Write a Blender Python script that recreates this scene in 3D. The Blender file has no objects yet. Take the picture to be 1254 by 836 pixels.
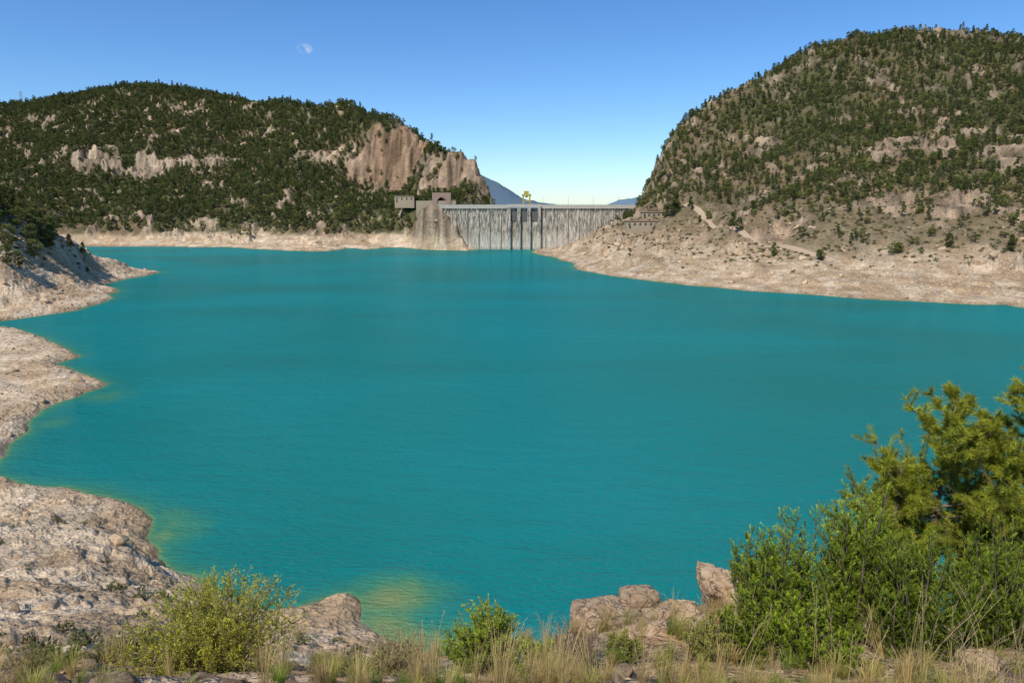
import bpy, bmesh, math
import numpy as np
from mathutils import Vector, noise as mnoise
rng = np.random.default_rng(7)
scene = bpy.context.scene

# ------------------------------------------------------------------ camera
EYE = 46.0
F = 836.0
PITCH = math.atan(168/836)
CP, SP = math.cos(PITCH), math.sin(PITCH)
cam_d = bpy.data.cameras.new("camera"); cam = bpy.data.objects.new("camera", cam_d)
scene.collection.objects.link(cam); scene.camera = cam
cam.location = (0, 0, EYE); cam.rotation_euler = (math.pi/2-PITCH, 0, 0)
cam_d.lens = 24; cam_d.sensor_width = 36; cam_d.clip_start = 0.1; cam_d.clip_end = 20000

# unprojection helpers: image pixel (u,v) through the camera + depth y -> world metres
def unproj(u, v, y):
    yc = (418-v)/F; S = SP-CP*yc; D = CP+SP*yc
    return ((u-627)/F*y/D, y, EYE-y*S/D)
def WL(u, v):            # point on water level
    yc = (418-v)/F; S = SP-CP*yc; D = CP+SP*yc
    y = EYE*D/S
    return ((u-627)/F*y/D, y)

# ------------------------------------------------------------------ noise
def _h(ix, iy, seed):
    h = (ix.astype(np.uint32)*np.uint32(374761393) + iy.astype(np.uint32)*np.uint32(668265263)
         + np.uint32((seed*362437+12345) & 0xffffffff))
    h = (h ^ (h >> np.uint32(13)))*np.uint32(1274126177)
    h = h ^ (h >> np.uint32(16))
    return (h & np.uint32(0xffff)).astype(np.float32)/32767.5-1.0
def vnoise(x, y, seed=0):
    fx = np.floor(x); fy = np.floor(y)
    ix = fx.astype(np.int64)+100000; iy = fy.astype(np.int64)+100000
    tx = (x-fx).astype(np.float32); ty = (y-fy).astype(np.float32)
    tx = tx*tx*tx*(tx*(tx*6-15)+10); ty = ty*ty*ty*(ty*(ty*6-15)+10)
    a = _h(ix, iy, seed); b = _h(ix+1, iy, seed); c = _h(ix, iy+1, seed); d = _h(ix+1, iy+1, seed)
    return (a+(b-a)*tx)*(1-ty)+(c+(d-c)*tx)*ty
def fbm(x, y, o=5, seed=0, ridged=False, gain=0.5):
    s = np.zeros(x.shape, np.float32); a = 1.0; t = 0
    c, sn = math.cos(0.6), math.sin(0.6)
    for i in range(o):
        n = vnoise(x, y, seed+i*17)
        if ridged: n = 1-2*np.abs(n)
        s += a*n; t += a; a *= gain
        x, y = (x*c-y*sn)*2.03+3.1, (x*sn+y*c)*2.03+1.7
    return s/t
def sstep(a, b, x):
    t = np.clip((x-a)/(b-a), 0, 1); return t*t*(3-2*t)

# ------------------------------------------------------------------ shoreline
shore = [WL(*p) for p in [
 (672,303.2),(640,302.8),(600,302.8),(586,303.6),(580,305.8),(572,307),(556,306.3),(540,306.3),(520,305.5),(500,303.5),(470,303),(450,305),(425,304),(400,307.5),(380,308),(355,307),(330,305.5),(300,303.5),(270,302.5),
 (235,303),(200,301),(160,300.5),(120,300),(60,300),(-60,302),(-260,308),(-300,318),(-60,322),(60,324),(120,327),(165,330),(193,333),
 (176,337),(150,343),(131,349),(150,355),(128,368),(98,379),(60,385),(15,391),(-30,396),(20,404),(55,418),(98,436),(74,445),(98,458),(128,470),(104,482),(68,496),
 (40,512),(20,535),(4,563),(-15,583),(20,593),(60,599),(110,606),(160,612),(184,624),(188,642),(182,662),(205,690),(238,711),(262,732),(300,743),(350,744),(398,733),
 (424,728),(440,742),(446,768),(486,787),(530,802),(620,826),(720,840),(870,840),(1020,825),(1180,790),(1330,740),(1560,640),(1900,560)]]
shore += [(420,110),(700,150),(700,300)]
shore += [WL(*p) for p in [(1700,405),(1450,388),(1330,381),(1254,377),(1232,373),(1190,373),(1150,371),(1100,369),(1050,366),(1000,362),(960,359.5),(920,356),(880,352),(840,349),
 (800,345),(770,341),(740,336),(715,331),(700,327),(706,322),(690,320),(676,316),(662,312),(652,309),(656,306.5)]]
SH = np.array(shore, np.float32)
def signed_shore(x, y):
    d2 = np.full(x.shape, 1e12, np.float32); inside = np.zeros(x.shape, bool)
    n = len(SH)
    for i in range(n):
        ax, ay = SH[i]; bx, by = SH[(i+1) % n]
        ex, ey = bx-ax, by-ay
        t = np.clip(((x-ax)*ex+(y-ay)*ey)/(ex*ex+ey*ey+1e-9), 0, 1)
        dx = x-ax-t*ex; dy = y-ay-t*ey
        np.minimum(d2, dx*dx+dy*dy, out=d2)
        if abs(ey) > 1e-6:
            c = ((ay > y) != (by > y)) & (x < ex*(y-ay)/ey+ax)
            inside ^= c
    d = np.sqrt(d2)
    return np.where(inside, -d, d)      # + on land

# ------------------------------------------------------------------ control heights
C = []
def add(L):
    for p in L: C.append(unproj(*p))
# left hill
add([(-300,130,1300),(-300,210,1050),(-300,270,870),(-120,132,1330),(-120,200,1080),(-120,270,870),
 (0,133,1350),(0,170,1200),(0,215,1030),(0,255,900),(0,285,815),(60,128,1350),(100,120,1350),(100,165,1180),(100,196,1050),(100,216,1028),(100,250,900),(100,284,810),
 (180,109,1350),(180,155,1180),(180,194,1060),(180,216,1035),(180,250,900),(180,284,805),(240,115,1330),(300,128,1300),(300,165,1150),(300,205,1030),(300,240,920),(300,284,800),
 (370,134,1230),(370,170,1100),(370,220,950),(370,283,800),(430,134,1150),(430,163,1060),(430,212,1000),(430,245,880),(430,284,790),
 (470,146,1080),(465,165,1020),(465,224,985),(470,250,870),(470,284,785),(500,167,1010),(498,182,985),(500,230,955),(505,250,800),(505,285,765),
 (525,191,940),(525,236,900),(560,197,890),(560,240,860),(576,206,865),(588,218,850),(595,232,840),(600,248,832),(545,251,775),(525,252,765),
 (505,256,715),(520,253,708),(533,255,704),(546,268,702),(558,283,700),(570,298,699),(540,262,740),(500,265,735)])
for p in [(0,1700,140),(180,1750,140),(-300,1700,140),(370,1600,100),(470,1350,60),(540,1180,30),(580,1080,10),(600,960,5),(612,860,10)]:
    x = (p[0]-627)/F*p[1]; C.append((x, p[1], p[2]))
# valley behind the dam
for u in (605,640,700,760):
    for y in (755, 900, 1300, 2000): C.append(((u-627)/F*y, y, 4.0))
for u in (-300,0,200,400,600,800,1000,1200,1500): C.append(((u-627)/F*2600, 2600, 10.0))
# west spit
add([(150,320,445),(100,303,412),(60,285,385),(20,262,368),(-40,240,352),(-150,225,340),(-300,215,340),(100,345,372),(60,345,340),(60,370,312),(0,335,312),(0,370,297),
 (-80,360,300),(-200,350,300),(20,300,420),(-100,280,430),(-200,410,230),(-80,430,215),(0,440,205),(40,440,212),(60,470,178),(0,500,150),(-80,500,150),(-200,500,150),(-80,560,118),(-200,560,118)])
# near west slope
add([(-250,600,90),(-250,700,58),(-250,790,30),(-80,640,84),(-80,720,55),(-80,790,30),
 (0,640,84),(0,700,63),(0,750,46),(0,790,32),(0,806,20),(0,814,10),(120,645,84),(120,700,66),(120,750,49),(120,790,33),(120,808,20),(120,817,10),
 (170,680,76),(220,730,66),(250,770,52),(250,795,37),(250,810,20),(250,820,10),(330,770,62),(400,772,62),(400,800,50),(400,822,33),(400,830,18),(400,822,9.5),
 (500,808,56),(520,835,38),(520,845,20),(520,815,9.5)])
for u, cv in ((620,808),(720,788),(790,775),(850,752),(910,752),(1000,765),(1150,765),(1300,760),(1450,760)):
    add([(u,875,40),(u,865,18),(u,cv,10.2),(u,838,6.3)])
add([(0,836,6.5),(250,838,6.3),(430,838,6.3),(-200,820,7)])
C += [(0,.8,44.3),(-5,1,44.3),(5,1,44.3),(-.5,3,43.4),(3,3,43.4),(-3,3,43.4),(-14,2,44),(14,2,44),(-40,10,40),(40,10,36)]
# right hill
add([(690,303,650),(720,288,640),(745,276,650),(765,268,680),(778,258,715),(740,310,540),(780,300,540),(780,281,590),(800,278,585),(830,272,575),(860,268,565),(900,275,530),
 (830,320,470),(900,322,430),(960,325,410),(960,290,470),(1050,330,385),(1150,335,360),(1254,342,350),(1400,345,350),
 (790,248,745),(797,225,745),(803,207,750),(815,180,755),(830,160,760),(830,210,700),(830,250,620),(870,138,775),(870,190,690),(870,245,590),
 (920,107,790),(920,165,700),(920,225,590),(920,262,510),(965,81,800),(1010,64,805),(1000,120,720),(1000,180,620),(1000,235,520),(1000,268,460),
 (1060,50,805),(1100,43,805),(1100,110,690),(1100,175,590),(1100,235,490),(1100,280,420),(1150,48,795),(1200,52,780),(1200,110,660),(1200,180,550),(1200,240,450),(1200,290,390),
 (1254,60,765),(1320,60,745),(1320,150,590),(1320,230,450),(1320,300,380),(1500,60,720),(1500,150,560),(1500,260,420),(1700,80,700),(1700,250,420)])
for p in [(830,900,70),(900,1000,80),(1000,1000,110),(1100,1000,120),(1250,980,120),(1500,950,120),(800,850,40),(900,1300,20),(1200,1300,30)]:
    C.append(((p[0]-627)/F*p[1], p[1], p[2]))
def warp(x, y): return x/(y+5.0), np.log(y+5.0)
kept = [warp(c[0], c[1]) for c in C]
for p in shore:
    q = warp(p[0], p[1])
    if min(math.hypot(q[0]-k_[0], q[1]-k_[1]) for k_ in kept) > .022:
        kept.append(q); C.append((p[0], p[1], 0.0))
C = np.array(C, np.float64)
ca, cb = warp(C[:,0], C[:,1])
CC = 0.02
K = np.sqrt((ca[:,None]-ca[None])**2+(cb[:,None]-cb[None])**2+CC*CC)-.0006*np.eye(len(C))
Wt = np.linalg.solve(np.block([[K, np.ones((len(C),1))],[np.ones((1,len(C))), np.zeros((1,1))]]), np.append(C[:,2],0))
def rbf(x, y):
    a, b = warp(x.astype(np.float64), y.astype(np.float64)); a = a.astype(np.float32); b = b.astype(np.float32)
    s = np.full(x.shape, Wt[-1], np.float64)
    for i in range(len(C)):
        s += Wt[i]*np.sqrt((a-np.float32(ca[i]))**2+(b-np.float32(cb[i]))**2+np.float32(CC*CC))
    return s.astype(np.float32)

rock_spots = []   # x,y,rx,ry,strength,red
def RS(u, v, y, rx, ry, s=1.0, red=0.0):
    p = unproj(u, v, y); rock_spots.append((p[0], p[1], rx, ry, s, red))
RS(468,195,1000,50,27,1,1); RS(500,205,970,36,34,1,.9); RS(545,220,880,48,40,1,.45); RS(575,225,855,36,38,1,.3)
RS(120,205,1038,55,19); RS(190,207,1045,70,18); RS(265,203,1040,45,18,.9)
RS(1115,208,550,26,24,.9,.2); RS(1180,255,430,26,22,.9,.2); RS(860,230,640,20,16,.5); RS(1000,262,470,28,12,.8,.2); RS(1240,215,500,26,22,.8); RS(910,246,555,28,13,.7); RS(1090,262,455,24,12,.8,.2)
RS(555,285,700,38,30,.9); RS(690,300,650,45,35,.7); RS(1245,360,352,22,16,1)
RS(960,302,460,32,10,.9,.5); RS(400,255,850,14,50,.5)
def rockmask(x, y):
    m = np.zeros(x.shape, np.float32); red = np.zeros(x.shape, np.float32)
    wx = x+fbm(x/25, y/25, 4, 91)*26; wy = y+fbm(x/25, y/25, 4, 92)*26
    for (cx, cy, rx, ry, s, r) in rock_spots:
        d = np.sqrt(((wx-cx)/rx)**2+((wy-cy)/ry)**2); k = 1-sstep(.75, 1.15, d)
        m = np.maximum(m, s*k); red = np.maximum(red, r*k)
    n = fbm(x/34, y/34, 5, 55, True)
    m = np.maximum(m, sstep(.43, .66, n)*.7*sstep(380, 430, y))
    return m, red

road_pts = np.array([unproj(*q)[:2] for q in [(838,262,610),(856,266,580),(872,274,545),(888,281,515),(910,290,485),(940,303,455),(985,320,420),(1020,328,400)]])
def road_dist(x, y):
    d2 = np.full(x.shape, 1e8, np.float32)
    for i in range(len(road_pts)-1):
        (ax, ay), (bx, by) = road_pts[i], road_pts[i+1]; ex, ey = bx-ax, by-ay
        t = np.clip(((x-ax)*ex+(y-ay)*ey)/(ex*ex+ey*ey), 0, 1); np.minimum(d2, (x-ax-t*ex)**2+(y-ay-t*ey)**2, out=d2)
    return np.sqrt(d2)

def height(x, y):
    x = x.astype(np.float32); y = y.astype(np.float32)
    far = sstep(120, 500, y)
    wx = x+fbm(x/9, y/9, 4, 3)*1.8*(1-far)*sstep(15,60,y)+fbm(x/30, y/30, 4, 4)*7*far
    wy = y+fbm(x/9, y/9, 4, 5)*2.2*(1-far)*sstep(15,60,y)+fbm(x/30, y/30, 4, 6)*9*far
    dam = (1-sstep(98, 125, np.abs(x-5)))*sstep(600,650,y)*(1-sstep(780,820,y))
    wx = wx+(x-wx)*dam*.85; wy = wy+(y-wy)*dam*.85
    sd = signed_shore(wx, wy)
    B = rbf(x, y)
    W = np.interp(y, [10,60,200,500], [4,5,14,26]).astype(np.float32)*(1-.72*dam)
    w = sstep(0, 1, sd/W)
    rm, red = rockmask(x, y)
    hill = fbm(x/110, y/110, 6, 11, True)*np.interp(y,[200,450,900],[0,5,10])
    mid = fbm(x/22, y/22, 5, 21, True)*np.interp(y,[20,60,200,500,900],[0,1.2,1.8,3.4,5.0])
    sm = fbm(x/3.6, y/3.6, 6, 31, True, .55)*np.interp(y,[3,10,40,120,400],[.12,.2,.65,.8,.8])
    tiny = fbm(x/.5, y/.5, 4, 41)*np.interp(y,[3,30,80,150],[.06,.09,.1,0])
    calm = (x > np.where(y > 765, -.026*y, -50)) & (x < 125) & (y > 690) & (y < 1000)
    k = np.where(calm, 0.1, np.where(dam > .5, .5, 1.0))
    crag = (fbm(x/18, y/13, 6, 61, True, .6)*2.0)*rm*np.interp(y,[200,500,900],[1.5,5,8.5])*(1-.3*red)
    Bn = B+(hill+mid+crag)*w*k+sm+tiny
    Bn = np.maximum(Bn, .35+np.minimum(.10*sd, 5))
    stp = np.interp(y,[40,120,400,700],[.9,1.3,2.2,3.5]).astype(np.float32)
    q = Bn/stp+.35*vnoise(x/20, y/20, 77); fq = np.floor(q); q2 = fq+sstep(.55, 1.0, q-fq)
    bankw = (1-sstep(12, 22, Bn))*.55*sstep(12,40,y)
    Bn = Bn*(1-bankw)+bankw*(q2*stp)
    q = Bn/11+.4*vnoise(x/60, y/60, 78); fq = np.floor(q); q2 = (fq+sstep(.35, .95, q-fq))*11
    Bn = Bn*(1-.6*rm*far)+.6*rm*far*q2
    land = w*Bn+(1-w)*(np.maximum(sd,0)*.30+np.minimum(np.abs(sd),1)*.15+np.maximum(sm,0)*sstep(0,1,sd))
    behind = sstep(1500, 2300, y); land = land*(1-behind)+behind*3.0
    gap = calm & (y > 722); land = np.where(gap, np.minimum(land, 12), land)
    rw = 1-sstep(3.2, 7.5, road_dist(x, y)); land = land*(1-rw)+np.maximum(B,1)*rw
    h = np.where(sd > 0, land, -.3*np.abs(sd)-.1)
    return np.maximum(h, -25).astype(np.float32), sd, rm
def gz(x, y):
    return float(height(np.array([x]), np.array([y]))[0][0])

# ------------------------------------------------------------------ mesh utility
def mesh_from(name, V, Fc, cols=None, smooth=True, mats=(), midx=None, link=True):
    V = np.asarray(V, np.float32); Fc = np.asarray(Fc, np.int32); k = Fc.shape[1]
    me = bpy.data.meshes.new(name)
    me.vertices.add(len(V)); me.vertices.foreach_set("co", V.ravel())
    me.loops.add(Fc.size); me.loops.foreach_set("vertex_index", Fc.ravel())
    me.polygons.add(len(Fc)); me.polygons.foreach_set("loop_start", np.arange(0, Fc.size, k, dtype=np.int32))
    me.polygons.foreach_set("loop_total", np.full(len(Fc), k, np.int32))
    me.polygons.foreach_set("use_smooth", np.full(len(Fc), smooth))
    for m in mats: me.materials.append(m)
    if midx is not None: me.polygons.foreach_set("material_index", np.asarray(midx, np.int32))
    me.update(calc_edges=True)
    if cols is not None:
        a = me.color_attributes.new("Col", 'FLOAT_COLOR', 'POINT')
        c = np.ones((len(V), 4), np.float32); c[:, :3] = cols; a.data.foreach_set("color", c.ravel())
    ob = bpy.data.objects.new(name, me)
    if link: scene.collection.objects.link(ob)
    return ob

# ------------------------------------------------------------------ materials
class NT:
    def __init__(s, name):
        s.m = bpy.data.materials.new(name); s.m.use_nodes = True
        s.n = s.m.node_tree.nodes; s.l = s.m.node_tree.links
        s.b = s.n["Principled BSDF"]; s.out = s.n["Material Output"]
    def new(s, t, **k):
        x = s.n.new(t)
        for a, b in k.items(): setattr(x, a, b)
        return x
    def link(s, a, b): s.l.new(a, b)
    def pos(s, scale=(1,1,1), rz=0):
        g = s.new('ShaderNodeNewGeometry'); mp = s.new('ShaderNodeMapping'); mp.inputs['Scale'].default_value = scale; mp.inputs['Rotation'].default_value = (0,0,rz)
        s.link(g.outputs['Position'], mp.inputs['Vector']); return mp.outputs[0]
    def objpos(s, scale=(1,1,1)):
        g = s.new('ShaderNodeTexCoord'); mp = s.new('ShaderNodeMapping'); mp.inputs['Scale'].default_value = scale
        s.link(g.outputs['Object'], mp.inputs['Vector']); return mp.outputs[0]
    def noise(s, vec, scale, detail=6, rough=.6, dist=0):
        x = s.new('ShaderNodeTexNoise'); x.inputs['Scale'].default_value = scale; x.inputs['Detail'].default_value = detail
        x.inputs['Roughness'].default_value = rough; x.inputs['Distortion'].default_value = dist; s.link(vec, x.inputs['Vector']); return x.outputs['Fac']
    def rng(s, v, a, b, c, d):
        x = s.new('ShaderNodeMapRange'); s.link(v, x.inputs[0])
        for i, q in enumerate((a,b,c,d)): x.inputs[i+1].default_value = q
        return x.outputs[0]
    def math(s, op, a, b):
        x = s.new('ShaderNodeMath', operation=op)
        for i, q in enumerate((a,b)):
            if isinstance(q, (int, float)): x.inputs[i].default_value = q
            else: s.link(q, x.inputs[i])
        return x.outputs[0]
    def mix(s, fac, a, b, t='MIX'):
        x = s.new('ShaderNodeMix', data_type='RGBA', blend_type=t)
        for i, q in ((0,fac),(6,a),(7,b)):
            if isinstance(q, (int, float)): x.inputs[i].default_value = q
            elif isinstance(q, tuple): x.inputs[i].default_value = (*q, 1)
            else: s.link(q, x.inputs[i])
        return x.outputs[2]
    def gray(s, v):
        x = s.new('ShaderNodeCombineColor')
        for i in range(3): s.link(v, x.inputs[i])
        return x.outputs[0]
    def bump(s, h, dist, strength=1, prev=None):
        x = s.new('ShaderNodeBump'); x.inputs['Distance'].default_value = dist; x.inputs['Strength'].default_value = strength
        s.link(h, x.inputs['Height'])
        if prev is not None: s.link(prev, x.inputs['Normal'])
        return x.outputs[0]

def terrain_material():
    t = NT("rocky_ground")
    a = t.new('ShaderNodeAttribute', attribute_name="Col")
    p = t.pos()
    n1 = t.noise(p, .09, 5, .7); n2 = t.noise(p, .9, 5, .7); n3 = t.noise(p, 11, 3, .7)
    m = t.math('MULTIPLY', t.rng(n1,.3,.7,.68,1.3), t.rng(n2,.3,.7,.60,1.36))
    m = t.math('MULTIPLY', m, t.rng(n3,.3,.7,.68,1.3))
    c = t.mix(1, a.outputs['Color'], t.gray(m), 'MULTIPLY')
    t.link(c, t.b.inputs['Base Color']); t.b.inputs['Roughness'].default_value = .95; t.b.inputs['Specular IOR Level'].default_value = .15
    h = t.math('ADD', t.math('MULTIPLY', n1, 4.0), t.math('ADD', t.math('MULTIPLY', n2, .6), t.math('MULTIPLY', n3, .05)))
    t.link(t.bump(h, 1.0), t.b.inputs['Normal']); return t.m

def foliage_material(name, transl=.25, randv=.35):
    t = NT(name)
    a = t.new('ShaderNodeAttribute', attribute_name="Col"); oi = t.new('ShaderNodeObjectInfo')
    r = t.rng(oi.outputs['Random'], 0, 1, 1-randv, 1+randv)
    c = t.mix(1, a.outputs['Color'], t.gray(r), 'MULTIPLY')
    t.link(c, t.b.inputs['Base Color']); t.b.inputs['Roughness'].default_value = .6; t.b.inputs['Specular IOR Level'].default_value = .2
    if transl > 0:
        tr = t.new('ShaderNodeBsdfTranslucent'); t.link(c, tr.inputs['Color'])
        mx = t.new('ShaderNodeMixShader'); mx.inputs[0].default_value = transl
        t.link(t.b.outputs[0], mx.inputs[1]); t.link(tr.outputs[0], mx.inputs[2]); t.link(mx.outputs[0], t.out.inputs['Surface'])
    return t.m

def rock_material():
    t = NT("limestone_rock"); p = t.objpos(); oi = t.new('ShaderNodeObjectInfo')
    n1 = t.noise(p, 1.6, 6, .65, .4); n2 = t.noise(p, 9, 6, .7); n3 = t.noise(p, 45, 3, .6)
    v = t.new('ShaderNodeTexVoronoi', feature='DISTANCE_TO_EDGE'); v.inputs['Scale'].default_value = 2.6
    dv_ = t.new('ShaderNodeVectorMath', operation='ADD'); nz_ = t.new('ShaderNodeTexNoise'); nz_.inputs['Scale'].default_value = 3; t.link(p, nz_.inputs['Vector']); t.link(p, dv_.inputs[0]); t.link(nz_.outputs['Color'], dv_.inputs[1]); t.link(dv_.outputs[0], v.inputs['Vector'])
    crack = t.rng(v.outputs['Distance'], 0, .035, 0, 1)
    c = t.mix(t.rng(n1,.38,.62,0,1), (.50,.33,.19), (.60,.47,.32))
    c = t.mix(t.rng(n2,.50,.66,0,.85), c, (.17,.125,.09))
    c = t.mix(t.rng(crack,0,1,.7,0), c, (.10,.07,.05))
    c = t.mix(1, c, t.gray(t.rng(oi.outputs['Random'],0,1,.75,1.08)), 'MULTIPLY')
    t.link(c, t.b.inputs['Base Color']); t.b.inputs['Roughness'].default_value = .9; t.b.inputs['Specular IOR Level'].default_value = .2
    b = t.bump(n1, .14); b = t.bump(n2, .08, 1, b); b = t.bump(crack, .03, 1, b); b = t.bump(n3, .012, 1, b); t.link(b, t.b.inputs['Normal'])
    return t.m
M_TER = terrain_material(); M_FOL = foliage_material("forest_foliage", 0, .35); M_LEAF = foliage_material("leafy_foliage", .4, .12)
M_ROCK = rock_material()
def bark():
    t = NT("bark"); p = t.objpos((1,1,.3)); n = t.noise(p, 30, 3)
    t.link(t.mix(n, (.10,.07,.05), (.24,.18,.13)), t.b.inputs['Base Color']); t.b.inputs['Roughness'].default_value = .9; return t.m
M_BARK = bark()

# ------------------------------------------------------------------ terrain sheet
tc = np.linspace(-1.0, 1.0, 1300)
yr = np.concatenate([np.geomspace(.9, 40, 330, endpoint=False), np.geomspace(40, 330, 330, endpoint=False), np.geomspace(330, 1400, 520, endpoint=False), np.geomspace(1400, 9000, 40)])
T, Y = np.meshgrid(tc, yr); X = T*Y
Z = np.empty(X.shape, np.float32); SD = Z.copy(); RM = Z.copy()
for i in range(0, len(yr), 200):
    Z[i:i+200], SD[i:i+200], RM[i:i+200] = height(X[i:i+200], Y[i:i+200])
RED = rockmask(X, Y)[1]
P3 = np.stack([X, Y, Z], -1)
du = np.gradient(P3, axis=1); dv = np.gradient(P3, axis=0)
N3 = np.cross(du, dv); N3 /= np.linalg.norm(N3, axis=-1, keepdims=True)+1e-9
slope = 1-N3[..., 2]
def col(c): return np.array(c, np.float32)
def lerp(a, b, w): return a+(b-a)*w[..., None]
nA = fbm(X/45, Y/45, 5, 101); nB = fbm(X/7, Y/7, 5, 102); nC = fbm(X/300, Y/300, 3, 103)
right = sstep(0, 80, X)*sstep(250, 330, Y)
colr = np.ones(X.shape+(3,), np.float32)*col((.165,.120,.068))
colr = lerp(colr, col((.085,.082,.036)), sstep(-.45, .15, nA+.4*nB)*(1-.6*right*(1-sstep(60,120,Z))))
rockc = lerp(np.ones_like(colr)*col((.30,.225,.155)), col((.20,.155,.105)), sstep(-.2,.4,nC+nA*.5))
rockc = np.where((X < -200)[...,None], rockc*1.35, rockc)
rockc = lerp(rockc, col((.235,.145,.085)), RED*np.clip(.8+.6*nA,0,1))
rockc = rockc*np.clip(1+1.1*fbm(X/6, Y/22, 5, 107),.25,1.5)[..., None]
RS_ = np.maximum(RM, sstep(.42, .64, slope+nB*.08)*sstep(60, 200, Y)*.8)
colr = lerp(colr, rockc, RS_)
lim = np.where(right > .5, 17+nA*9, 9+nA*3); lim = np.where(Y < 420, 60, lim)
lim = np.where((Y < 600) & (X < -150) & (Y > 250), 34+nA*14, lim)
bank = 1-sstep(0, 1, (Z-lim+3*nB)/6)
bank = np.where((X > 0) & (Y > 200), (1-sstep(9, 30, Z+nA*12-np.clip((420-Y)/40,0,3)))*.8+.2*(1-sstep(30,65,Z+nA*25)), bank)
bank *= 1-.8*RED
pale = lerp(np.ones_like(colr)*col((.49,.35,.215)), col((.64,.50,.345)), sstep(-.3,.3,nB+nA*.4))
pale = np.where(((Y>250)&(X>0))[...,None], pale*.86, pale)
band = .5+.5*np.sin(Z*2.6+nA*2.5); pale = pale*(1-.2*band[..., None])
colr = lerp(colr, pale, np.clip(bank, 0, 1)*.92)
near = 1-sstep(12, 30, Y)
dirt = lerp(np.ones_like(colr)*col((.36,.22,.12)), col((.42,.31,.20)), sstep(-.3,.3,fbm(X/.9, Y/.9, 5, 104)))
colr = lerp(colr, dirt, near)
wet = (1-sstep(.1, .7, Z))*.35; colr = colr*(1-wet[..., None])
nr, nc = X.shape
idx = np.arange(nr*nc).reshape(nr, nc)
Fq = np.stack([idx[:-1,:-1], idx[:-1,1:], idx[1:,1:], idx[1:,:-1]], -1).reshape(-1, 4)
mesh_from("terrain", P3.reshape(-1,3), Fq, colr.reshape(-1,3), True, [M_TER])

# ------------------------------------------------------------------ water
wt = np.linspace(-1.0, 1.0, 520); wy = np.geomspace(40, 760, 520)
WT_, WY_ = np.meshgrid(wt, wy); WX_ = WT_*WY_
wz, wsd, _ = height(WX_, WY_)
L = np.interp(WY_, [60,110,300,700], [1.3,1.8,2,5])
shal = np.exp(-np.maximum(-wsd,0)/L)*.65
for (u, v, r, s) in ((200,655,4.5,.75),(212,630,3,.45),(480,735,5.5,.9),(465,765,5,.9),(525,790,5,.6),(130,485,6,.45),(60,520,4,.4)):
    cx, cy = WL(u, v); d = np.sqrt((WX_-cx)**2+(WY_-cy)**2)+fbm(WX_/5, WY_/5, 3, 8)*2.5
    shal = np.maximum(shal, s*(1-sstep(.0*r, 1.7*r, d))*.85)
k = len(wt); wi = np.arange(k*len(wy)).reshape(len(wy), k)
Wq = np.stack([wi[:-1,:-1], wi[:-1,1:], wi[1:,1:], wi[1:,:-1]], -1).reshape(-1, 4)
def water_material():
    t = NT("reservoir_water"); a = t.new('ShaderNodeAttribute', attribute_name="Col")
    big = t.noise(t.pos((.006,.012,1)), 1, 3, .5, .4)
    deep = t.mix(t.rng(big,.36,.64,0,1), (.0,.138,.130), (.0,.190,.200))  # wide noise lightens the base colour, painting sky sheen on ruffled patches
    sepc = t.new('ShaderNodeSeparateColor'); t.link(a.outputs['Color'], sepc.inputs[0])
    sh = sepc.outputs[0]
    c = t.mix(t.rng(sh,0,.55,0,1), deep, (.05,.20,.10)); c = t.mix(t.rng(sh,.4,1,0,1), c, (.25,.24,.08))
    n1 = t.noise(t.pos((.7,1.7,1), .35), 1.0, 4, .62, .3); n2 = t.noise(t.pos((.09,.25,1), .2), 1.0, 3, .5, .3)
    ruf = t.rng(big,.35,.65,.7,1.2)
    b = t.bump(t.math('MULTIPLY', n2, ruf), 1.0, .8); b = t.bump(t.math('MULTIPLY', n1, ruf), .62, 1, b)
    t.n.remove(t.b)
    df = t.new('ShaderNodeBsdfDiffuse'); t.link(c, df.inputs[0]); t.link(b, df.inputs['Normal'])
    gl = t.new('ShaderNodeBsdfGlossy'); gl.inputs['Roughness'].default_value = .10; gl.inputs['Color'].default_value = (.45,.85,1,1); t.link(b, gl.inputs['Normal'])
    fr = t.new('ShaderNodeFresnel'); fr.inputs['IOR'].default_value = 1.33; t.link(b, fr.inputs['Normal'])
    mx = t.new('ShaderNodeMixShader'); t.link(t.math('MULTIPLY', fr.outputs[0], .62), mx.inputs[0]); t.link(df.outputs[0], mx.inputs[1]); t.link(gl.outputs[0], mx.inputs[2])
    t.link(mx.outputs[0], t.out.inputs['Surface'])
    return t.m
mesh_from("reservoir_water", np.stack([WX_, WY_, np.zeros_like(WX_)], -1).reshape(-1,3), Wq, np.repeat(shal.reshape(-1,1), 3, 1), True, [water_material()])

# ------------------------------------------------------------------ distant mountains
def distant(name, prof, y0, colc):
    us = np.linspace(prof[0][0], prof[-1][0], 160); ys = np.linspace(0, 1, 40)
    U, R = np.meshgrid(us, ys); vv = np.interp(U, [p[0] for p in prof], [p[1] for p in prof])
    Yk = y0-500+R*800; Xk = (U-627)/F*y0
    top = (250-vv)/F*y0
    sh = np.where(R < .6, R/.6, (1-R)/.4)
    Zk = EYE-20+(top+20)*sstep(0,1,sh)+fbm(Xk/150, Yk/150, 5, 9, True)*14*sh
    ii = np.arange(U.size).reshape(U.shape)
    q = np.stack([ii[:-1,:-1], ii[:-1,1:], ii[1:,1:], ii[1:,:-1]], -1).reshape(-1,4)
    t = NT(name+"_haze"); nn = t.noise(t.pos(), .01, 6); t.link(t.mix(nn, tuple(c*.8 for c in colc), tuple(c*1.2 for c in colc)), t.b.inputs['Base Color']); t.b.inputs['Roughness'].default_value = 1  # aerial haze painted into the base colour as a blue tint
    mesh_from(name, np.stack([Xk, Yk, Zk], -1).reshape(-1,3), q, None, True, [t.m])
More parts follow.
